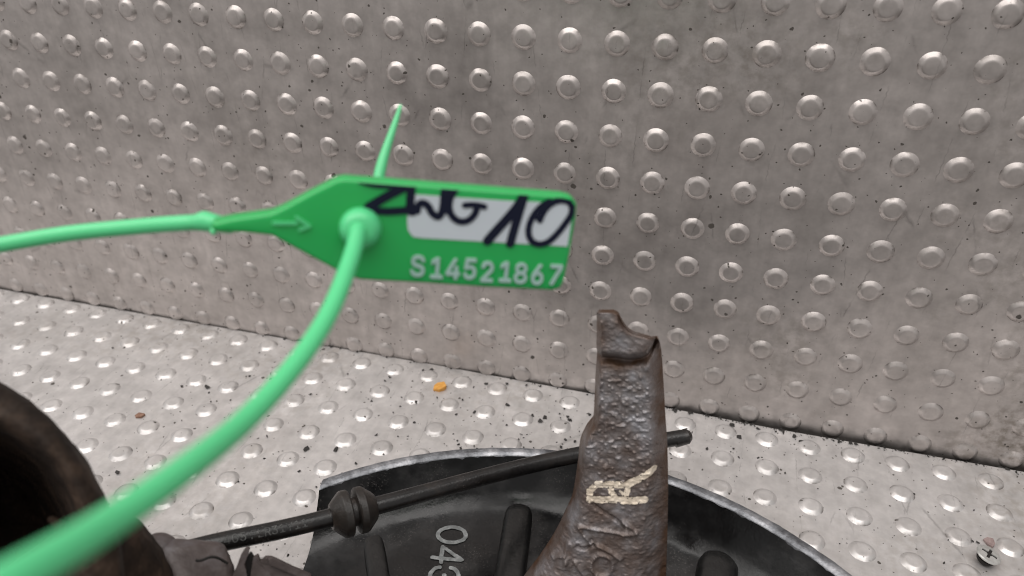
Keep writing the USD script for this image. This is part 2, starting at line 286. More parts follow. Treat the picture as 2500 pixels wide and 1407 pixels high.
# wall: stands along y = 0, its foot bent back a little
wall = thing("wall", "upright aluminium sheet with rows of pressed round studs, dull grey and speckled", kind="structure")
x0, x1 = -27.0, 15.0
prof = [(0, 14.0), (0, 6.0), (0, 0.30), (0, 0.0), (0, -0.30), (0.12, -0.30), (0.12, 14.0)]
xs = np.linspace(x0, x1, 60)
v = np.array([[x, y, z] for (y, z) in prof for x in xs]); 
w = trimesh.Trimesh(v, tri(grid_faces(len(prof), len(xs))), process=False); w.invert()
if (w.face_normals[w.triangles_center[:, 1] < 0.001].mean(0))[1] > 0: w.invert()
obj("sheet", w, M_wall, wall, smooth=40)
ca, sa = math.cos(-0.00127896), math.sin(-0.00127896)
I, J = np.meshgrid(np.arange(-26, 13), np.arange(-5, 8)); I, J = I.ravel(), J.ravel()
wp = np.c_[I * ca - J * sa + 41.345994 - OX, 0.0 * I, I * sa + J * ca + 5.18216831]
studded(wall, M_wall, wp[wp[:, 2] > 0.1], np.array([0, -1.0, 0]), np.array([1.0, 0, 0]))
# floor
floor = thing("floor", "aluminium floor sheet with rows of pressed round studs, bright and scratched", kind="structure")
edge = [(x0, -0.05), (-21.0, -0.07), (-10, -0.03), (-5, -0.02), (-3.5, -0.045), (-1.0, -0.07), (1.6, -0.11), (4.0, -0.18), (7.0, -0.16), (10.0, -0.14), (x1, -0.14)]
fm = trimesh.creation.extrude_polygon(Polygon([(x0, -10.2), (x1, -10.2)] + edge[::-1]), 0.12, engine="earcut"); fm.apply_translation((0, 0, -0.12))
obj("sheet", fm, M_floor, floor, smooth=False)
ub = trimesh.creation.box(extents=(90.0, 70.0, 0.1)); ub.apply_translation(((x0 + x1) / 2, -34.7, -0.30))
obj("added_board", ub, M_board, floor, smooth=False)  # added board reaching out of view, gives the wall something dark to reflect
ca, sa = math.cos(-0.01035569), math.sin(-0.01035569)
I, J = np.meshgrid(np.arange(-27, 12), np.arange(-12, 3)); I, J = I.ravel(), J.ravel()
fp = np.c_[I * ca - J * sa + 42.8003261 - OX, I * sa + J * ca - 1.6234374, 0.0 * I]
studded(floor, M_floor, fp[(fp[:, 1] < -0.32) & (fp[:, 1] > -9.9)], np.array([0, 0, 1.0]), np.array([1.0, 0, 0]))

# ------------------------------------------------------------------ loose dirt on the floor
def chip(c, s, flat=0.5, n=9):
    p = rng.normal(size=(n, 3)); p /= np.linalg.norm(p, axis=1)[:, None]
    p *= np.array([1, rng.uniform(0.45, 0.9), flat]) * s; a = rng.uniform(0, 6.28)
    p = p @ np.array([[math.cos(a), -math.sin(a), 0], [math.sin(a), math.cos(a), 0], [0, 0, 1]])
    h = ConvexHull(p); m = trimesh.Trimesh(p, h.simplices, process=False).convex_hull
    m.apply_translation(np.asarray(c) - [0, 0, m.bounds[0][2] + 0.0]); return m
FZ = np.array([0, 0, 1.0]); F0 = np.zeros(3)
bits = []
def scatter(n, xr, yr, smin, smax, power=3):
    k = 0
    while k < n:
        px = (rng.uniform(*xr), rng.uniform(*yr)); p = hit([px], F0, FZ)[0]
        if p[1] > 0.1 or p[2] > 0.01: continue
        s = smin + (smax - smin) * rng.uniform() ** power
        bits.append(chip((p[0] + OX * 0, p[1], 0.0), s)); k += 1
for n, xr, yr, a, b in ((130, (930, 1440), (900, 1110), 0.012, 0.075), (60, (500, 940), (830, 1200), 0.012, 0.06), (45, (100, 560), (760, 1260), 0.012, 0.055), (60, (1630, 1990), (1000, 1120), 0.012, 0.085),
                         (70, (1650, 2490), (1080, 1400), 0.012, 0.05), (26, (1150, 1420), (1000, 1100), 0.03, 0.09), (22, (600, 800), (1240, 1360), 0.012, 0.05)):
    scatter(n, xr, yr, a, b)
for k in range(330):                                                    # the line of dirt in the corner
    x = rng.choice([rng.uniform(-21, 10), rng.uniform(0.3, 10)], p=[0.3, 0.7])
    ey_ = np.interp(x, [e[0] for e in edge], [e[1] for e in edge]); dy = rng.normal(-0.01, 0.06)
    bits.append(chip((x, ey_ + dy, 0 if dy < 0 else -0.10), 0.012 + (0.055 if dy < 0 else 0.08) * rng.uniform() ** 3))
for x, y, s in ((1790, 1040, 0.12), (1912, 1055, 0.10), (1806, 1067, 0.10), (1240, 990, 0.1), (1050, 870, 0.06), (1240, 1110, 0.11), (820, 1100, 0.1), (748, 1098, 0.11), (508, 945, 0.11), (290, 1155, 0.09)):
    bits.append(chip(hit([(x, y)], F0, FZ)[0], s, 0.35))
g = obj("loose_grit", trimesh.util.concatenate(bits), M_grit, None, smooth=False)
tag(g, "dark grit and metal crumbs lying on the studded floor and in the corner", "grit", kind="stuff")
def flake(name, poly, label, mat, thick, lift=0.0):
    P = hit(poly, F0, FZ)[:, :2]; m = extrude(Polygon(P).buffer(0.012).buffer(0.0), thick); c = m.vertices[:, :2].mean(0)
    v = np.array(m.vertices); v[:, 2] += lift + 0.5 * thick * np.sin(9 * (v[:, 0] - c[0])) * (v[:, 2] > thick / 2) + 0.004
    return tag(obj(name, trimesh.Trimesh(v, m.faces, process=False), mat, None, smooth=False), label, "flake")
flake("paint_flake", [(1059, 954), (1061, 944), (1069, 938), (1084, 939), (1089, 949), (1083, 954), (1072, 957)], "small orange flake on the floor between two studs", M_orange, 0.07)
flake("paint_flake", [(331, 1016), (340, 1010), (354, 1015), (345, 1021), (333, 1021)], "small rust brown flake on the floor left of the cord", M_brownchip, 0.04)
flake("paint_flake", [(2401, 1320), (2409, 1317), (2421, 1322), (2425, 1334), (2420, 1339), (2410, 1331)], "small mauve brown chip just above the loose screw", M_pinkchip, 0.06)

# ------------------------------------------------------------------ the loose screw, head up
screw = thing("screw", "loose silver cross head screw lying at the lower right of the floor", "screw")
sc = hit([(2402, 1374)], F0, FZ)[0]; sax = unit([0.22, 0.02, 1.0]); so = sc + np.array([0, 0, 0.15])
head = mani(lathe([(0, 0.0), (0.12, 0.0), (0.21, 0.06), (0.235, 0.075), (0.24, 0.10), (0.225, 0.125), (0.12, 0.138), (0, 0.14)], so, sax, 40))
ex = unit(np.cross(sax, [0.5, 1, 0])); ey = np.cross(sax, ex)
cross = []
for d, e in ((ex, ey), (ey, ex)):
    b = [so + sax * z + d * (q * 0.15) + e * (r * 0.03) for z in (0.05, 0.3) for q in (-1, 1) for r in (-1, 1)]
    cross.append(mani(hull(b)))
slot = cross[0] + cross[1] + mani(trimesh.Trimesh(sph(so + sax * 0.14, 0.065), trimesh.creation.icosphere(2).faces))
obj("head", head - slot, M_steel, screw, smooth=30)
obj("recess", (slot ^ mani(lathe([(0, 0.10), (0.17, 0.10), (0.17, 0.118), (0, 0.118)], so, sax, 24))), M_dark, screw, smooth=False)  # black inlay painting the shade inside the cross slot
th = spline([so + sax * 0.01, so - sax * 0.07, so - sax * 0.14], 6)
obj("shank", tube(th, [0.19, 0.18, 0.17, 0.15, 0.12, 0.06], 16), M_dark, screw)  # blackened to stand in for the shadow under the head

# ------------------------------------------------------------------ steering knuckle: cast arm, dust shield, hub
knuckle = thing("steering_knuckle", "rusty cast iron steering knuckle with black dust shield lying on the floor", "car part")
# dust shield: a shallow pan with a scraped lip
ZR, ZB = 1.10, 0.16
rim_px = np.array([(790, 1180), (830, 1157), (900, 1133), (1000, 1110), (1100, 1096), (1250, 1090), (1400, 1103), (1640, 1172), (1750, 1212), (1850, 1260), (1950, 1315), (2050, 1378), (2090, 1402)], float)
rp = hit(rim_px, np.array([0, 0, ZR]), FZ)[:, :2]
A = np.c_[2 * rp, np.ones(len(rp))]; sol = np.linalg.lstsq(A, (rp ** 2).sum(1), rcond=None)[0]
SC = sol[:2]; SR = math.sqrt(sol[2] + SC @ SC)
top = [(0.0, ZR), (-0.06, ZR + 0.02), (-0.15, ZR + 0.015), (-0.235, ZR - 0.03), (-0.30, ZR - 0.14), (-0.50, 0.72), (-0.72, 0.46), (-1.0, 0.28), (-1.35, ZB + 0.05), (-1.8, ZB), (-5.2, ZB)]
prof = [(SR + r, z) for r, z in top]
back = [(SR + r - 0.0, z - 0.09) for r, z in top[::-1]]
back[-1] = (SR + 0.0, ZR - 0.09); 
back = [(r + (0.085 if z > 0.4 and r < SR - 0.25 else 0), z) for r, z in back]
aa = np.linspace(math.radians(10), math.radians(170), 260)
pts = prof + back
def dish_point(r, z, a):
    return np.stack([SC[0] + r * np.cos(a), SC[1] + r * np.sin(a), z + 0 * a], -1)
def fine(P, n):
    P = np.array(P); d = np.r_[0, np.cumsum(np.linalg.norm(np.diff(P, axis=0), axis=1))]; t = np.linspace(0, d[-1], n)
    return np.c_[np.interp(t, d, P[:, 0]), np.interp(t, d, P[:, 1])]
def ring_solid(P, jag=0.0, seed=0):
    P = np.array(P); rows = []
    for k, a in enumerate(aa):
        j = jag * (meshkit.fbm(np.c_[P * 3, np.full(len(P), k * 0.5)], 3, seed) - 0.5)
        rows.append(dish_point(P[:, 0] + j, P[:, 1] + 0.4 * j, np.full(len(P), a)))
    v = np.vstack(rows); m = len(P); f = tri(grid_faces(len(aa), m, True))
    k = len(v); v = np.vstack([v, rows[0].mean(0), rows[-1].mean(0)]); j = np.arange(m)
    f = np.vstack([f, np.c_[np.full(m, k), (j + 1) % m, j], np.c_[np.full(m, k + 1), (len(aa) - 1) * m + j, (len(aa) - 1) * m + (j + 1) % m]])
    t = trimesh.Trimesh(v, f, process=False)
    if t.volume < 0: t.invert()
    return t
pl = hit([(784, 1182)], np.array([0, 0, ZR]), FZ)[0]; pm = hit([(741, 1397)], np.array([0, 0, ZB]), FZ)[0]
cutd = unit((pm - pl)[:2]); cutn = np.array([cutd[1], -cutd[0], 0]) * -1
if cutn @ (np.array([SC[0], SC[1], 0]) + [3, 0, 0] - pl) < 0: cutn = -cutn
inner = top[3:]
body = ring_solid(fine([(SR + r, z) for r, z in inner], 46).tolist() + [(SR - 5.2, ZB - 0.09), (SR - 1.8, ZB - 0.09), (SR - 1.3, ZB - 0.04), (SR - 0.95, 0.19), (SR - 0.66, 0.37), (SR - 0.42, 0.66), (SR - 0.27, ZR - 0.15)])
body = mani(body).trim_by_plane(cutn, float(cutn @ pl)).trim_by_plane((0, 1, 0), -11.2)
bt = from_mani(body); bt.merge_vertices()
nz = meshkit.fbm(bt.vertices * 1.6 + 9, 4, 5) - 0.5
bt.vertices[:, 2] += 0.05 * nz * (bt.vertices[:, 2] < 0.6)
shield = obj("dust_shield", bt, M_shield, knuckle, smooth=35, label="black pressed dust shield with scraped grey lip")
lip = ring_solid(fine([(SR + r, z) for r, z in top[:4]], 9).tolist() + [(SR - 0.28, ZR - 0.13), (SR - 0.05, ZR - 0.10), (SR + 0.01, ZR - 0.05)], 0.022, 3)
lip = mani(lip).trim_by_plane(cutn, float(cutn @ pl) + 0.0).trim_by_plane((0, 1, 0), -11.2)
obj("lip", lip, M_lip, shield, smooth=40, label="scraped bare metal lip of the shield")
def bead(a, b, r, flat, name="rib", mat=M_rib):
    """A pressed half round bead between two points on the shield's bottom."""
    t = np.linspace(0, 2 * np.pi, 32, endpoint=False); ring = np.c_[np.cos(t), np.sin(t), 0 * t]
    P = np.vstack([c + ring * np.array([q * r, q * r, 0]) + [0, 0, z * flat] for c in (np.asarray(a), np.asarray(b)) for q, z in ((1.04, -0.5), (1.0, 0.25), (0.88, 0.7), (0.62, 0.96), (0.2, 1.0))])
    return obj(name, hull(P), mat, shield, smooth=40)
def on_bottom(px, z=ZB): return hit([px], np.array([0, 0, z]), FZ)[0]
bead(on_bottom((1266, 1262)), on_bottom((1236, 1470)), 0.31, 0.19)
bead(on_bottom((1752, 1395)), on_bottom((1738, 1500)), 0.42, 0.30)
bead(on_bottom((905, 1285)), on_bottom((935, 1480)), 0.22, 0.08)
bead(on_bottom((1745, 1352)), on_bottom((1822, 1374)), 0.055, 0.06)
bead(on_bottom((1800, 1376)), on_bottom((1842, 1386)), 0.045, 0.05)
# stencilled marks on the shield
SF = Frame(np.array([0, 0, ZB + 0.03]), np.array([1.0, 0, 0]), np.array([0, 1.0, 0]))
def zp(P, ox, oy, s): return [(ox + x / s, oy + y / s) for x, y in P]
s1 = 2500 / 700
def stroke(Fr, P, width, closed=False, n=40):
    q = Fr.uv(np.asarray(P, float)); q = np.vstack([q, q[:1]]) if closed else q
    return LineString(smooth_line(q, n)).buffer(width / 2, quad_segs=6)
def ragged(shape, amp, seed):
    out = []
    for g in getattr(shape, "geoms", [shape]):
        def rg(c):
            c = np.array(shapely.segmentize(LineString(c), amp * 1.2).coords)[:, :2]
            return c + amp * (np.c_[meshkit.fbm(np.c_[c * 14, 0 * c[:, 0]], 3, seed), meshkit.fbm(np.c_[c * 14, 0 * c[:, 0]], 3, seed + 9)] - 0.5) * 2
        out.append(Polygon(rg(g.exterior.coords), [rg(i.coords) for i in g.interiors]).buffer(0))
    return union_all(out)
th_ = np.linspace(0, 2 * np.pi, 40)
marks = [[stroke(SF, zp(np.c_[1440 + 122 * np.cos(th_), 1026 + 62 * np.sin(th_)], 700, 1020, s1), 0.085, n=80)],
         [stroke(SF, zp([(1362, 1122), (1352, 1200), (1346, 1262)], 700, 1020, s1), 0.085), stroke(SF, zp([(1366, 1128), (1440, 1180), (1525, 1240)], 700, 1020, s1), 0.075), stroke(SF, zp([(1528, 1240), (1400, 1232), (1272, 1216)], 700, 1020, s1), 0.085)],
         [stroke(SF, zp([(1335, 1305), (1275, 1330), (1250, 1385), (1262, 1450), (1320, 1490)], 700, 1020, s1), 0.085), stroke(SF, zp([(1432, 1310), (1482, 1335), (1498, 1390), (1480, 1450), (1420, 1480), (1385, 1440), (1375, 1372)], 700, 1020, s1), 0.085)]]
for k, ms in enumerate(marks):
    m = SF.place(extrude(ragged(union_all(ms), 0.012, k), 0.012)); rad = np.hypot(m.vertices[:, 0] - SC[0], m.vertices[:, 1] - SC[1]) - SR
    tp = np.array(top[::-1]); m.vertices[:, 2] += np.interp(rad, tp[:, 0], tp[:, 1]) - (ZB + 0.03) + 0.05 * (meshkit.fbm(np.c_[m.vertices[:, :2], np.full(len(rad), ZB)] * 1.6 + 9, 4, 5) - 0.5) + 0.012
    obj("stencil_mark", m, M_print, shield, smooth=False)

# cast arm: a relief over a leaning plane
AF = Frame(at(1450, 1407, 14.05), np.array([1.0, 0.10, 0]), at(1530, 760, 12.75) - at(1530, 1407, 14.0))
left_c = np.array([(757, 1459), (762, 1457), (800, 1456), (870, 1455), (930, 1451), (1000, 1448), (1040, 1445), (1070, 1425), (1110, 1409), (1150, 1405), (1200, 1398), (1245, 1390), (1285, 1372), (1340, 1345), (1390, 1312), (1420, 1290), (1480, 1245), (1560, 1190)], float)
right_c = np.array([(757, 1500), (762, 1511), (780, 1520), (795, 1530), (808, 1546), (817, 1575), (823, 1598), (832, 1609), (850, 1612), (900, 1617), (980, 1622), (1050, 1626), (1110, 1630), (1200, 1632), (1300, 1631), (1407, 1628), (1480, 1626), (1560, 1626)], float)
lf, rf = PchipInterpolator(left_c[:, 0], left_c[:, 1]), PchipInterpolator(right_c[:, 0], right_c[:, 1])
def sst(a, b, x): t = np.clip((x - a) / (b - a), 0, 1); return t * t * (3 - 2 * t)
boss_x = np.array([1440, 1465, 1500, 1540, 1565, 1582, 1592, 1597, 1640]); boss_y = np.array([864, 866, 869, 873, 870, 862, 850, 838, 700])
def ridge(x, y, P, s, n=30):
    P = smooth_line(P, n); d = np.min(np.hypot(x[..., None] - P[:, 0], y[..., None] - P[:, 1]), -1)
    return np.exp(-(d / s) ** 2)
z3 = lambda P: [(1250 + a / 3.636, 1020 + b / 3.636) for a, b in P]
th2 = np.linspace(0, 2 * np.pi, 24)
cast_marks = [z3(p) for p in ([(600, 960), (720, 985), (880, 1010), (1060, 1035), (1110, 1015)], [(990, 930), (1060, 975), (1105, 1010)], [(590, 970), (650, 1050), (700, 1110)], [(760, 1130), (860, 1180), (960, 1250)],
              [(500, 1130), (470, 1220), (480, 1290)], np.c_[800 + 95 * np.cos(th2), 1310 + 95 * np.sin(th2)], [(560, 1280), (600, 1340), (640, 1400)], [(360, 1290), (400, 1260), (450, 1240)])]
grooves = [z3(p) for p in ([(720, 770), (800, 830), (930, 910), (1010, 985)], [(580, 1150), (640, 1165), (680, 1150)], [(700, 1090), (720, 1130)])]
top_x = np.array([1400, 1500, 1511, 1520, 1530, 1546, 1575, 1598, 1609, 1640]); top_y = np.array([757, 757, 762, 780, 795, 808, 817, 823, 832, 834])
def arm_relief(x, y):
    l, r = lf(y), rf(y); w = r - l; s = x - l; e = r - x
    chl = np.minimum(15, 0.2 * w); chr_ = np.minimum(np.interp(y, [757, 820, 850, 1100, 1300, 1500], [7, 14, 34, 40, 62, 80]), 0.4 * w)
    lowl = np.interp(y, [1040, 1110, 1250, 1400], [0, 26, 36, 70])
    ca_ = 1 - np.clip(s / chl, 0, 1); cb_ = 1 - np.clip(e / chr_, 0, 1); dl = 0.02 + np.maximum(0, y - np.interp(x, top_x, top_y)) / 100
    d = -np.minimum(0.26, dl) * ca_ ** 1.2 - np.minimum(0.42, dl) * cb_ ** 1.15 - 0.28 * (1 - sst(0, 1, s / np.maximum(lowl, 1))) * (lowl > 0)
    yb = np.interp(x, boss_x, boss_y); t = y - yb
    d += np.where(t < 0, 0.13 * sst(0, 1, np.clip(-t / 20, 0, 1)) ** 0.6 + 0.05, 0.0) * sst(0, 40, 1618 - x)
    d -= 0.13 * np.exp(-((t - 13) / 10) ** 2) * sst(1452, 1470, x)
    d -= 0.10 * sst(1040, 800, y) * 0 
    face = sst(0, 1, s / chl) * sst(0, 1, e / chr_)
    q = np.c_[x.ravel() / 26, y.ravel() / 20, 0 * x.ravel()]
    nz = (meshkit.fbm(q, 3, 21) - 0.5).reshape(x.shape); q2 = np.c_[x.ravel() / 8.5, y.ravel() / 6.5, 0 * x.ravel() + 4]
    n2 = meshkit.noise(q2, 8); n2 = (1.5 * np.clip(n2 - 0.58, 0, 1) - 1.0 * np.clip(0.30 - meshkit.noise(q2 * 0.8 + 7, 12), 0, 1) + 0.22 * (meshkit.fbm(q2 * 1.9, 2, 18) - 0.5)).reshape(x.shape)
    pit = sst(900, 930, y) * (1 - 0.55 * sst(1180, 1240, y))
    d += (0.06 * nz + 0.055 * n2 * (0.25 + 0.75 * pit) * (0.3 + 0.7 * face)) * np.minimum(1, dl / 0.2)
    low = y > 1200
    if low.any():
        for P in cast_marks: d += 0.06 * ridge(x, y, np.array(P), 4.5) * low
        for P in grooves: d -= 0.06 * ridge(x, y, np.array(P), 4.0) * low
    return d
ys = np.r_[np.arange(757, 905, 1.5), np.arange(905, 1420, 1.6), np.arange(1420, 1560, 5)]; NX = 120; NB = 10
ss = 0.5 - 0.5 * np.cos(np.linspace(0, np.pi, NX)); ss = 0.6 * ss + 0.4 * np.linspace(0, 1, NX)
LX, RX = lf(ys), rf(ys)
GX = LX[:, None] + (RX - LX)[:, None] * ss; GY = np.repeat(ys[:, None], NX, 1)
rel = arm_relief(GX, GY)
uvg = AF.uv(np.c_[GX.ravel(), GY.ravel()]).reshape(len(ys), NX, 2)
def arm_back(k):  # back rows run from the right edge to the left
    t = np.linspace(0, 1, NB + 2)[1:-1]
    u = uvg[:, -1, None, :] * (1 - t)[None, :, None] + uvg[:, 0, None, :] * t[None, :, None]
    dep = 0.55 + 0.55 * np.sin(np.pi * t) ** 0.5
    xx = RX[:, None] * (1 - t) + LX[:, None] * t
    dep = -np.minimum(dep[None], 0.03 + np.maximum(0, ys[:, None] - np.interp(xx, top_x, top_y)) / 85)
    return np.concatenate([u, dep[..., None]], 2)
front = np.concatenate([uvg, rel[..., None]], 2)
row = np.concatenate([front, arm_back(0)], 1); mcols = row.shape[1]
v = AF.xyz(row.reshape(-1, 3)); f = tri(grid_faces(len(ys), mcols, True)); k = len(v)
v = np.vstack([v, v[:mcols].mean(0), v[-mcols:].mean(0)]); j = np.arange(mcols)
f = np.vstack([f, np.c_[np.full(mcols, k), (j + 1) % mcols, j], np.c_[np.full(mcols, k + 1), (len(ys) - 1) * mcols + j, (len(ys) - 1) * mcols + (j + 1) % mcols]])
armm = trimesh.Trimesh(v, f, process=False)
if armm.volume < 0: armm.invert()
fr = np.clip(np.minimum((GX - LX[:, None]) / 30, (RX[:, None] - GX) / np.interp(ys, [757, 850, 1100, 1500], [20, 44, 52, 100])[:, None]), 0, 1)
fr = np.maximum(1 - fr, np.exp(-((GY - np.interp(GX, boss_x, boss_y) - 20) / 14) ** 2)); fr = np.maximum(fr, 0.32 * sst(1040, 1120, GY))
fr = np.maximum(fr * 0.9, 0.5 * sst(1340, 1200, GY) * sst(1100, 1180, GY) * 0)
rust_v = np.concatenate([fr, np.ones((len(ys), mcols - NX))], 1).ravel(); rust_v = np.r_[rust_v, 1, 1]
arm = obj("cast_arm", armm, M_iron, knuckle, smooth=True, label="upright rusty iron arm with a cream paint mark")
primvar(arm, "rust", rust_v)
# cream paint mark on the arm
ax = unit(AF.ex)
def zs(P): return LineString(z3(P))
paint = union_all([zs([(1258, 466), (1140, 535), (1010, 597), (880, 590), (755, 588)]).buffer(9), zs([(755, 588), (690, 650), (690, 725)]).buffer(8.5), zs([(690, 727), (850, 722), (1050, 735), (1180, 722)]).buffer(9),
                   zs([(870, 600), (885, 660), (920, 715)]).buffer(7.6), zs([(1035, 600), (1020, 660), (1000, 715)]).buffer(7.6), zs([(960, 650), (1000, 690)]).buffer(4)])
step = 0.9; bx = paint.bounds
gx, gy = np.meshgrid(np.arange(bx[0] - 2, bx[2] + 2, step), np.arange(bx[1] - 2, bx[3] + 2, step))
wob = 0.9 * (meshkit.fbm(np.c_[gx.ravel() / 5, gy.ravel() / 5, 0 * gx.ravel()], 2, 3) - 0.5).reshape(gx.shape) * 2
inside = shapely.contains_xy(paint, gx + wob, gy + wob * 0.7) & ((meshkit.fbm(np.c_[gx.ravel() / 4.6, gy.ravel() / 3.8, 0 * gx.ravel() + 4], 2, 8) > 0.23).reshape(gx.shape) | shapely.contains_xy(paint.buffer(-4.5), gx, gy))
cell = inside[:-1, :-1] & inside[1:, :-1] & inside[:-1, 1:] & inside[1:, 1:]
pu = AF.uv(np.c_[gx.ravel(), gy.ravel()]); pd = arm_relief(gx, gy).ravel() + 0.014
q = grid_faces(*gx.shape)[cell.ravel()]
pv = AF.xyz(np.c_[pu, pd]); pm_ = trimesh.Trimesh(pv, tri(q), process=False); pm_.remove_unreferenced_vertices()
if pm_.face_normals.mean(0) @ AF.ez < 0: pm_.invert()
obj("paint_mark", pm_, M_cream, arm, smooth=True)

# hub housing at the left, near the camera: an eccentric dark bore
def loop(c, r, Z, n=96, tilt=(0.0, 0.0)):
    a = np.linspace(0, 2 * np.pi, n, endpoint=False)
    return np.array([at(c[0] + r * math.cos(t), c[1] + r * math.sin(t), Z + tilt[0] * math.cos(t) + tilt[1] * math.sin(t)) for t in a])
loops = [loop((-90, 1340), 5, 13.4), loop((-90, 1340), 205, 13.2), loop((-80, 1318), 245, 11.2), loop((-76, 1309), 262, 10.0), loop((-80, 1312), 275, 9.75), loop((-110, 1330), 330, 9.6), loop((-180, 1378), 440, 9.75),
         loop((-255, 1430), 545, 9.9), loop((-274, 1441), 574, 10.05), loop((-277, 1444), 582, 10.35), loop((-277, 1444), 580, 10.9), loop((-260, 1430), 540, 12.0), loop((-200, 1400), 300, 13.9), loop((-150, 1380), 5, 14.0)]
hv = np.vstack(loops); hm = trimesh.Trimesh(hv, tri(grid_faces(len(loops), 96, True)), process=False); hm.merge_vertices()
if hm.volume < 0: hm.invert()
hm = hm.subdivide(); trimesh.smoothing.filter_taubin(hm, iterations=2)
hm.vertices += hm.vertex_normals * (0.07 * (meshkit.fbm(hm.vertices * 3.0, 4, 31) - 0.5))[:, None]
hub = obj("hub_housing", hm, M_hub, knuckle, smooth=True, label="dark brown ring shaped hub housing")
obj("bore_bolt", hull(np.vstack([sph(at(126, 1268, 10.9), 0.05), sph(at(148, 1284, 10.6), 0.07)])), M_hub, hub, smooth=True)
# the web and lugs that join the hub to the rest
web = [sph(at(250, 1330, 11.6), 0.55), sph(at(330, 1420, 12.2), 0.55), sph(at(120, 1480, 11.0), 0.8)]
obj("casting_web", lumpy(hull(np.vstack(web)), 0.09, 0.16, 2.5, 41), M_hub, knuckle, smooth=True)
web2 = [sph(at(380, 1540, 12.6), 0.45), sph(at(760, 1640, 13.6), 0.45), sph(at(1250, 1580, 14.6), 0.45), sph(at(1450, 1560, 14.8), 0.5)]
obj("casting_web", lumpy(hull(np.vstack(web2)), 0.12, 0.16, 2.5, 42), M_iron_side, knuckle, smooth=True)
lug1 = [sph(at(345, 1345, 12.6), 0.20), sph(at(330, 1362, 12.4), 0.25), sph(at(300, 1400, 12.2), 0.3), sph(at(380, 1440, 12.4), 0.3)]
obj("lug", lumpy(hull(np.vstack(lug1)), 0.06, 0.07, 4, 43), M_lug, knuckle, smooth=True)
lug2 = [sph(at(388, 1346, 12.95), 0.30, 3), sph(at(400, 1420, 12.9), 0.32, 3)]
obj("lug", lumpy(hull(np.vstack(lug2)), 0.06, 0.06, 4, 44), M_lug, knuckle, smooth=True)

# bracket that holds the cable
BF = Frame(at(640, 1400, 12.9), RM[0] * 0.9 - RM[2] * 0.25, RM[1])
def plate(P, z, h, r=0.02):
    m = extrude(Polygon(BF.uv(np.array(P, float))).buffer(-r).buffer(2 * r).buffer(-r), h); return BF.place(m, z)
br = obj("cable_bracket", lumpy(plate([(578, 1384), (590, 1352), (602, 1334), (611, 1334), (608, 1348), (598, 1372), (604, 1400), (600, 1470), (560, 1470), (570, 1400)], 0.0, 0.12), 0.05, 0.03, 6, 51, 3, 2), M_lug, knuckle, smooth=30)
obj("bracket_plate", lumpy(plate([(618, 1362), (630, 1356), (636, 1372), (648, 1362), (662, 1362), (748, 1402), (790, 1440), (780, 1500), (610, 1500), (612, 1400)], -0.12, 0.14), 0.05, 0.03, 6, 52, 3, 2), M_lug, br, smooth=30)
obj("bracket_fold", lumpy(plate([(655, 1359), (668, 1358), (760, 1400), (752, 1412), (660, 1374)], 0.02, 0.10, 0.008), 0.05, 0.02, 6, 53, 3, 2), M_lug, br, smooth=30)
obj("bracket_recess", plate([(586, 1398), (596, 1372), (612, 1352), (620, 1366), (618, 1400), (616, 1470), (580, 1470)], -0.16, 0.08), M_dark, br, smooth=False)  # black plate painting the shade inside the hole

# ------------------------------------------------------------------ sensor cable
cable = thing("sensor_cable", "black sensor cable with rubber grommets running behind the rusty iron arm", "cable")
cp = spline([at(430, 1352, 13.6), at(520, 1328, 13.8), at(650, 1301, 14.2), at(800, 1266, 14.7), at(920, 1235, 15.1), at(1150, 1173, 16.0), at(1400, 1113, 16.9), at(1560, 1085, 17.3), at(1672, 1067, 17.5)], 160)
RC = 0.172
crad = np.full(160, RC)
cab = obj("cable_sheath", tube(cp, crad, 28), M_cable, cable, smooth=40)
ce = cp[-1]; cd = unit(cp[-1] - cp[-4])
obj("cable_end", lathe([(0, -0.25), (RC + 0.003, -0.25), (RC + 0.003, 0.05), (RC - 0.06, 0.13), (RC - 0.10, 0.15), (0, 0.15)], ce, unit(cd + 0.12 * RM[1]), 24), M_cable, cable, smooth=30)
def cable_at(px):
    q, _ = project(cp); k = int(np.argmin(np.abs(q[:, 0] - px))); return cp[k], unit(cp[min(k + 1, 159)] - cp[max(k - 1, 0)])
for px, sgn in ((836, 1), (884, -1)):
    c, d = cable_at(px)
    pr = [(RC - 0.02, -0.23), (0.23, -0.23), (0.26, -0.21), (0.425, -0.03), (0.44, 0.0), (0.44, 0.11), (0.42, 0.135), (0.28, 0.155), (RC - 0.02, 0.155)]
    if sgn < 0: pr = [(r, -z) for r, z in pr[::-1]]
    pr = [(0, pr[0][1])] + pr + [(0, pr[-1][1])]
    obj("grommet", lathe(pr, c, d, 30), M_rubber, cable, smooth=26)
c, d = cable_at(860); obj("grommet_neck", lathe([(0, -0.2), (0.27, -0.2), (0.27, 0.2), (0, 0.2)], c, d, 20), M_rubber, cable, smooth=30)
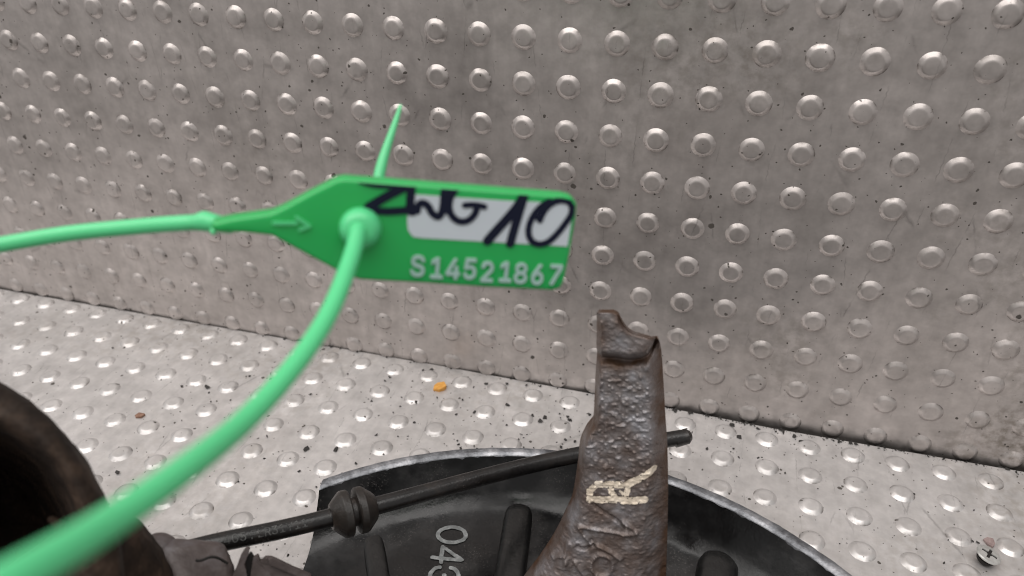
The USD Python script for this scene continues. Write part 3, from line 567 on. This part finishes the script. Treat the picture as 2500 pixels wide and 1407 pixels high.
# printing along the cable
c0, _ = cable_at(533)
kk0 = int(np.argmin(np.abs(project(cp)[0][:, 0] - 531)))
darc = np.r_[0, np.cumsum(np.linalg.norm(np.diff(cp, axis=0), axis=1))]
def wrap_text(txt, start, height, ang0, mat):
    m = meshkit.text_mesh(txt, height, 0.006); v = np.array(m.vertices)
    s = darc[kk0] + start + v[:, 0] * 1.02
    P = np.stack([np.interp(s, darc, cp[:, i]) for i in range(3)], -1); T = np.stack([np.interp(s + 0.02, darc, cp[:, i]) for i in range(3)], -1) - P
    T /= np.linalg.norm(T, axis=1)[:, None]
    up = np.cross(T, -RM[2]); up /= np.linalg.norm(up, axis=1)[:, None]
    if up[0] @ RM[1] < 0: up = -up
    out = np.cross(T, up); out = np.where((out @ RM[2])[:, None] < 0, -out, out)
    a = ang0 + (v[:, 1]) / RC; r = RC + 0.002 + v[:, 2]
    return obj("printing", trimesh.Trimesh(P + r[:, None] * (np.cos(a)[:, None] * out + np.sin(a)[:, None] * up), m.faces, process=False), mat, cable, smooth=False)
wrap_text("405 FLR31Y11", 0.10, 0.145, -0.05, M_print2)
# moulded boot at the cable's lower end
boot = [sph(at(430, 1372, 12.95), 0.36, 3), sph(at(452, 1420, 12.8), 0.42, 3), sph(at(520, 1358, 13.1), 0.24, 3), sph(at(545, 1392, 12.95), 0.17, 3), sph(at(548, 1440, 12.9), 0.2, 3)]
bo = obj("boot", lumpy(hull(np.vstack(boot)), 0.05, 0.06, 3.5, 45), M_lug, cable, smooth=True)
ck = [at(x, y, z) for x, y, z in ((478, 1368, 12.53), (496, 1367, 12.55), (512, 1361, 12.6), (535, 1364, 12.72), (556, 1376, 12.83))]
obj("crack", tube(spline(ck, 24), 0.022, 8), M_dark, bo, smooth=True)  # groove drawn as a black tube, its shade put into the colour

# ------------------------------------------------------------------ green seal tag
seal = thing("seal_tag", "bright green plastic seal tag with handwritten white field and looped cord", "tag")
zt = 9.0
TO = at(1100, 565, zt)
ver = RM[1] * math.cos(math.radians(21)) + RM[2] * math.sin(math.radians(21)) * -1.0 * -1.0
TF = Frame(TO, RM[0] * math.cos(math.radians(10)) - RM[2] * math.sin(math.radians(10)), RM[1] + RM[2] * math.tan(math.radians(21)))
if TF.ez @ RM[2] < 0: TF.ez = -TF.ez
face_px = [(510, 546), (560, 535), (660, 521), (690, 508), (760, 470), (822, 439), (840, 436), (985, 447), (1180, 462), (1375, 477), (1398, 482), (1410, 500), (1408, 530), (1393, 620), (1378, 690), (1370, 706), (1352, 712), (1200, 705), (1030, 694), (880, 686), (845, 676), (800, 652), (740, 620), (690, 593), (664, 578), (600, 571), (520, 569)]
poly = Polygon(TF.uv(np.array(face_px, float)))
poly = poly.buffer(0.05).buffer(-0.10).buffer(0.05)
def slab(poly, zf, zb, bev, n=420):
    ring = poly.exterior; t = np.linspace(0, ring.length, n, endpoint=False); P = np.array([ring.interpolate(a).coords[0] for a in t])[:, :2]
    if Polygon(P).exterior.is_ccw is False: P = P[::-1]
    T = np.roll(P, -1, 0) - np.roll(P, 1, 0); T /= np.linalg.norm(T, axis=1)[:, None]; Nn = np.c_[T[:, 1], -T[:, 0]]
    lay = [(-bev, zf), (-bev * 0.35, zf - bev * 0.25), (0, zf - bev), (0, zb + bev), (-bev * 0.35, zb + bev * 0.25), (-bev, zb)]
    v = np.vstack([np.c_[P + Nn * o, np.full(n, z)] for o, z in lay]); f = tri(grid_faces(len(lay), n, True))
    capf = np.array(m3.triangulate([(P + Nn * -bev).astype(np.float64)]))
    f = np.vstack([f, capf, capf[:, ::-1] + (len(lay) - 1) * n])
    m = trimesh.Trimesh(v, f, process=False); m.fix_normals()
    return m
obj_tag = obj("tag_plate", TF.place(slab(poly, 0.0, -0.26, 0.05)), M_green_shaded, seal, smooth=50)
# white field
wf = Polygon(TF.uv(np.array([(1000, 474), (1230, 490), (1404, 497), (1402, 530), (1392, 602), (1240, 593), (1030, 581), (1008, 578), (996, 562), (994, 540)], float)))
wf = wf.buffer(0.02).buffer(-0.05).buffer(0.03).intersection(poly.buffer(-0.055))
white = obj("white_field", TF.place(extrude(wf, 0.008), 0.001), M_white, seal, smooth=False)
# handwriting
z5 = lambda P: [(800 + a / 3.5714, 380 + b / 3.5714) for a, b in P]
def pen(P, w): return stroke(TF, z5(P), 1.28 * w * zt / FPX / 3.5714, n=50)
hw = union_all([pen([(285, 214), (420, 252), (600, 256), (752, 256)], 46), pen([(735, 245), (560, 330), (355, 448)], 62), pen([(350, 450), (480, 485), (640, 478), (780, 478)], 52), pen([(732, 240), (722, 360), (715, 470)], 58),
                pen([(700, 478), (770, 470), (815, 412), (860, 425), (915, 505), (965, 530), (1000, 470), (1010, 380), (1030, 265)], 50), pen([(1150, 262), (1080, 300), (1045, 400), (1055, 480)], 58),
                pen([(1180, 262), (1080, 272), (1010, 268)], 40), pen([(1110, 300), (1060, 400), (1070, 500), (1130, 565), (1200, 572), (1265, 530), (1300, 445)], 48), pen([(1195, 432), (1270, 428), (1365, 445)], 42)])
lim = poly.buffer(-0.03)
def ink(shape): return TF.place(extrude(shape.intersection(lim).simplify(0.001), 0.006), 0.011)
obj("marker_word", ink(hw), M_ink, seal, smooth=False)
obj("marker_digit", ink(union_all([pen([(1392, 742), (1480, 640), (1580, 530), (1715, 335)], 66), pen([(1718, 325), (1672, 480), (1630, 620), (1590, 765)], 62)])), M_ink, seal, smooth=False)
obj("marker_digit", ink(union_all([pen([(1850, 560), (1880, 490), (1960, 410), (2040, 388), (2110, 410), (2130, 470), (2085, 570), (1980, 700), (1880, 768), (1790, 755), (1750, 680), (1772, 560), (1850, 450), (1930, 400)], 46), pen([(1800, 520), (1850, 555)], 40)])), M_ink, seal, smooth=False)
# raised number
for ch, cx, cy in zip("S14521867", (785, 952, 1092, 1242, 1390, 1552, 1682, 1828, 1985), (958, 978, 985, 985, 1008, 1012, 1022, 1035, 1036)):
    m = meshkit.text_mesh(ch, 0.24, 0.03, bold=True); m.vertices[:, 0] *= 0.88; b = m.bounds
    o = TF.uv([z5([(cx, cy)])[0]])[0]
    m.vertices[:, :2] += o - (b[0][:2] + b[1][:2]) / 2
    a = math.radians(-2.5); d = m.vertices[:, :2] - o; m.vertices[:, :2] = o + np.c_[d[:, 0] * math.cos(a) - d[:, 1] * math.sin(a), d[:, 0] * math.sin(a) + d[:, 1] * math.cos(a)]
    obj("raised_letter" if ch == "S" else "raised_digit", TF.place(m, 0.001), M_digit, seal, smooth=25)
# moulded arrow
ar = union_all([LineString(TF.uv(np.array([(668, 544), (724, 544)], float))).buffer(0.018), LineString(TF.uv(np.array([(724, 530), (756, 551), (732, 560)], float))).buffer(0.017)])
obj("raised_arrow", TF.place(extrude(ar, 0.03), 0.001), M_green_lit, seal, smooth=25)
# boss with the cord through it
bc = TF.xyz(TF.uv([(880, 556)]))[0]; bn = unit(TF.ez + 0.12 * RM[1])
obj("boss", lathe([(0, -0.02), (0.235, -0.02), (0.235, 0.06), (0.215, 0.13), (0.18, 0.18), (0.13, 0.205), (0, 0.21)], bc, bn, 40), M_green_lit, seal, smooth=60)
# neck knuckle and nub
nk = [sph(at(520, 545, 9.0), 0.10, 3), sph(at(500, 541, 9.02), 0.118, 3), sph(at(470, 545, 9.03), 0.085, 3)]
obj("neck", hull(np.vstack(nk + [sph(at(560, 552, 9.12), 0.09, 3)])), M_green_lit, seal, smooth=60)
obj("nub", hull(np.vstack([sph(at(520, 560, 8.95), 0.035), sph(at(521, 567, 8.92), 0.035)])), M_green_lit, seal, smooth=True)
# cord: out of the boss, towards the camera, round outside the picture and back to the neck
cpts = [(874, 548, 8.75), (873, 566, 8.62), (868, 592, 8.52), (852, 645, 8.3), (808, 755, 7.75), (725, 885, 7.0), (620, 1005, 6.2), (468, 1133, 5.05), (255, 1282, 4.05), (70, 1392, 3.4), (-150, 1500, 3.0), (-420, 1480, 3.3), (-620, 1250, 4.3), (-620, 950, 5.8), (-400, 720, 7.6), (-180, 632, 8.7), (0, 598, 9.2), (150, 573, 9.3), (300, 557, 9.25), (420, 547, 9.1), (505, 543, 9.02)]
cc = spline([at(*p) for p in cpts], 320)
obj("cord", tube(cc, 0.094, 28), M_green_lit, seal, smooth=60)
# tail end that sticks out behind the tag
tl = spline([bc - bn * 0.3, at(918, 470, 9.75), at(930, 410, 9.85), at(953, 335, 9.95), at(978, 257, 10.05)], 40)
obj("cord_tail", tube(tl, np.interp(np.linspace(0, 1, 40), [0, 0.55, 0.9, 1], [0.075, 0.07, 0.036, 0.02]), 20), M_green_lit, seal, smooth=60)
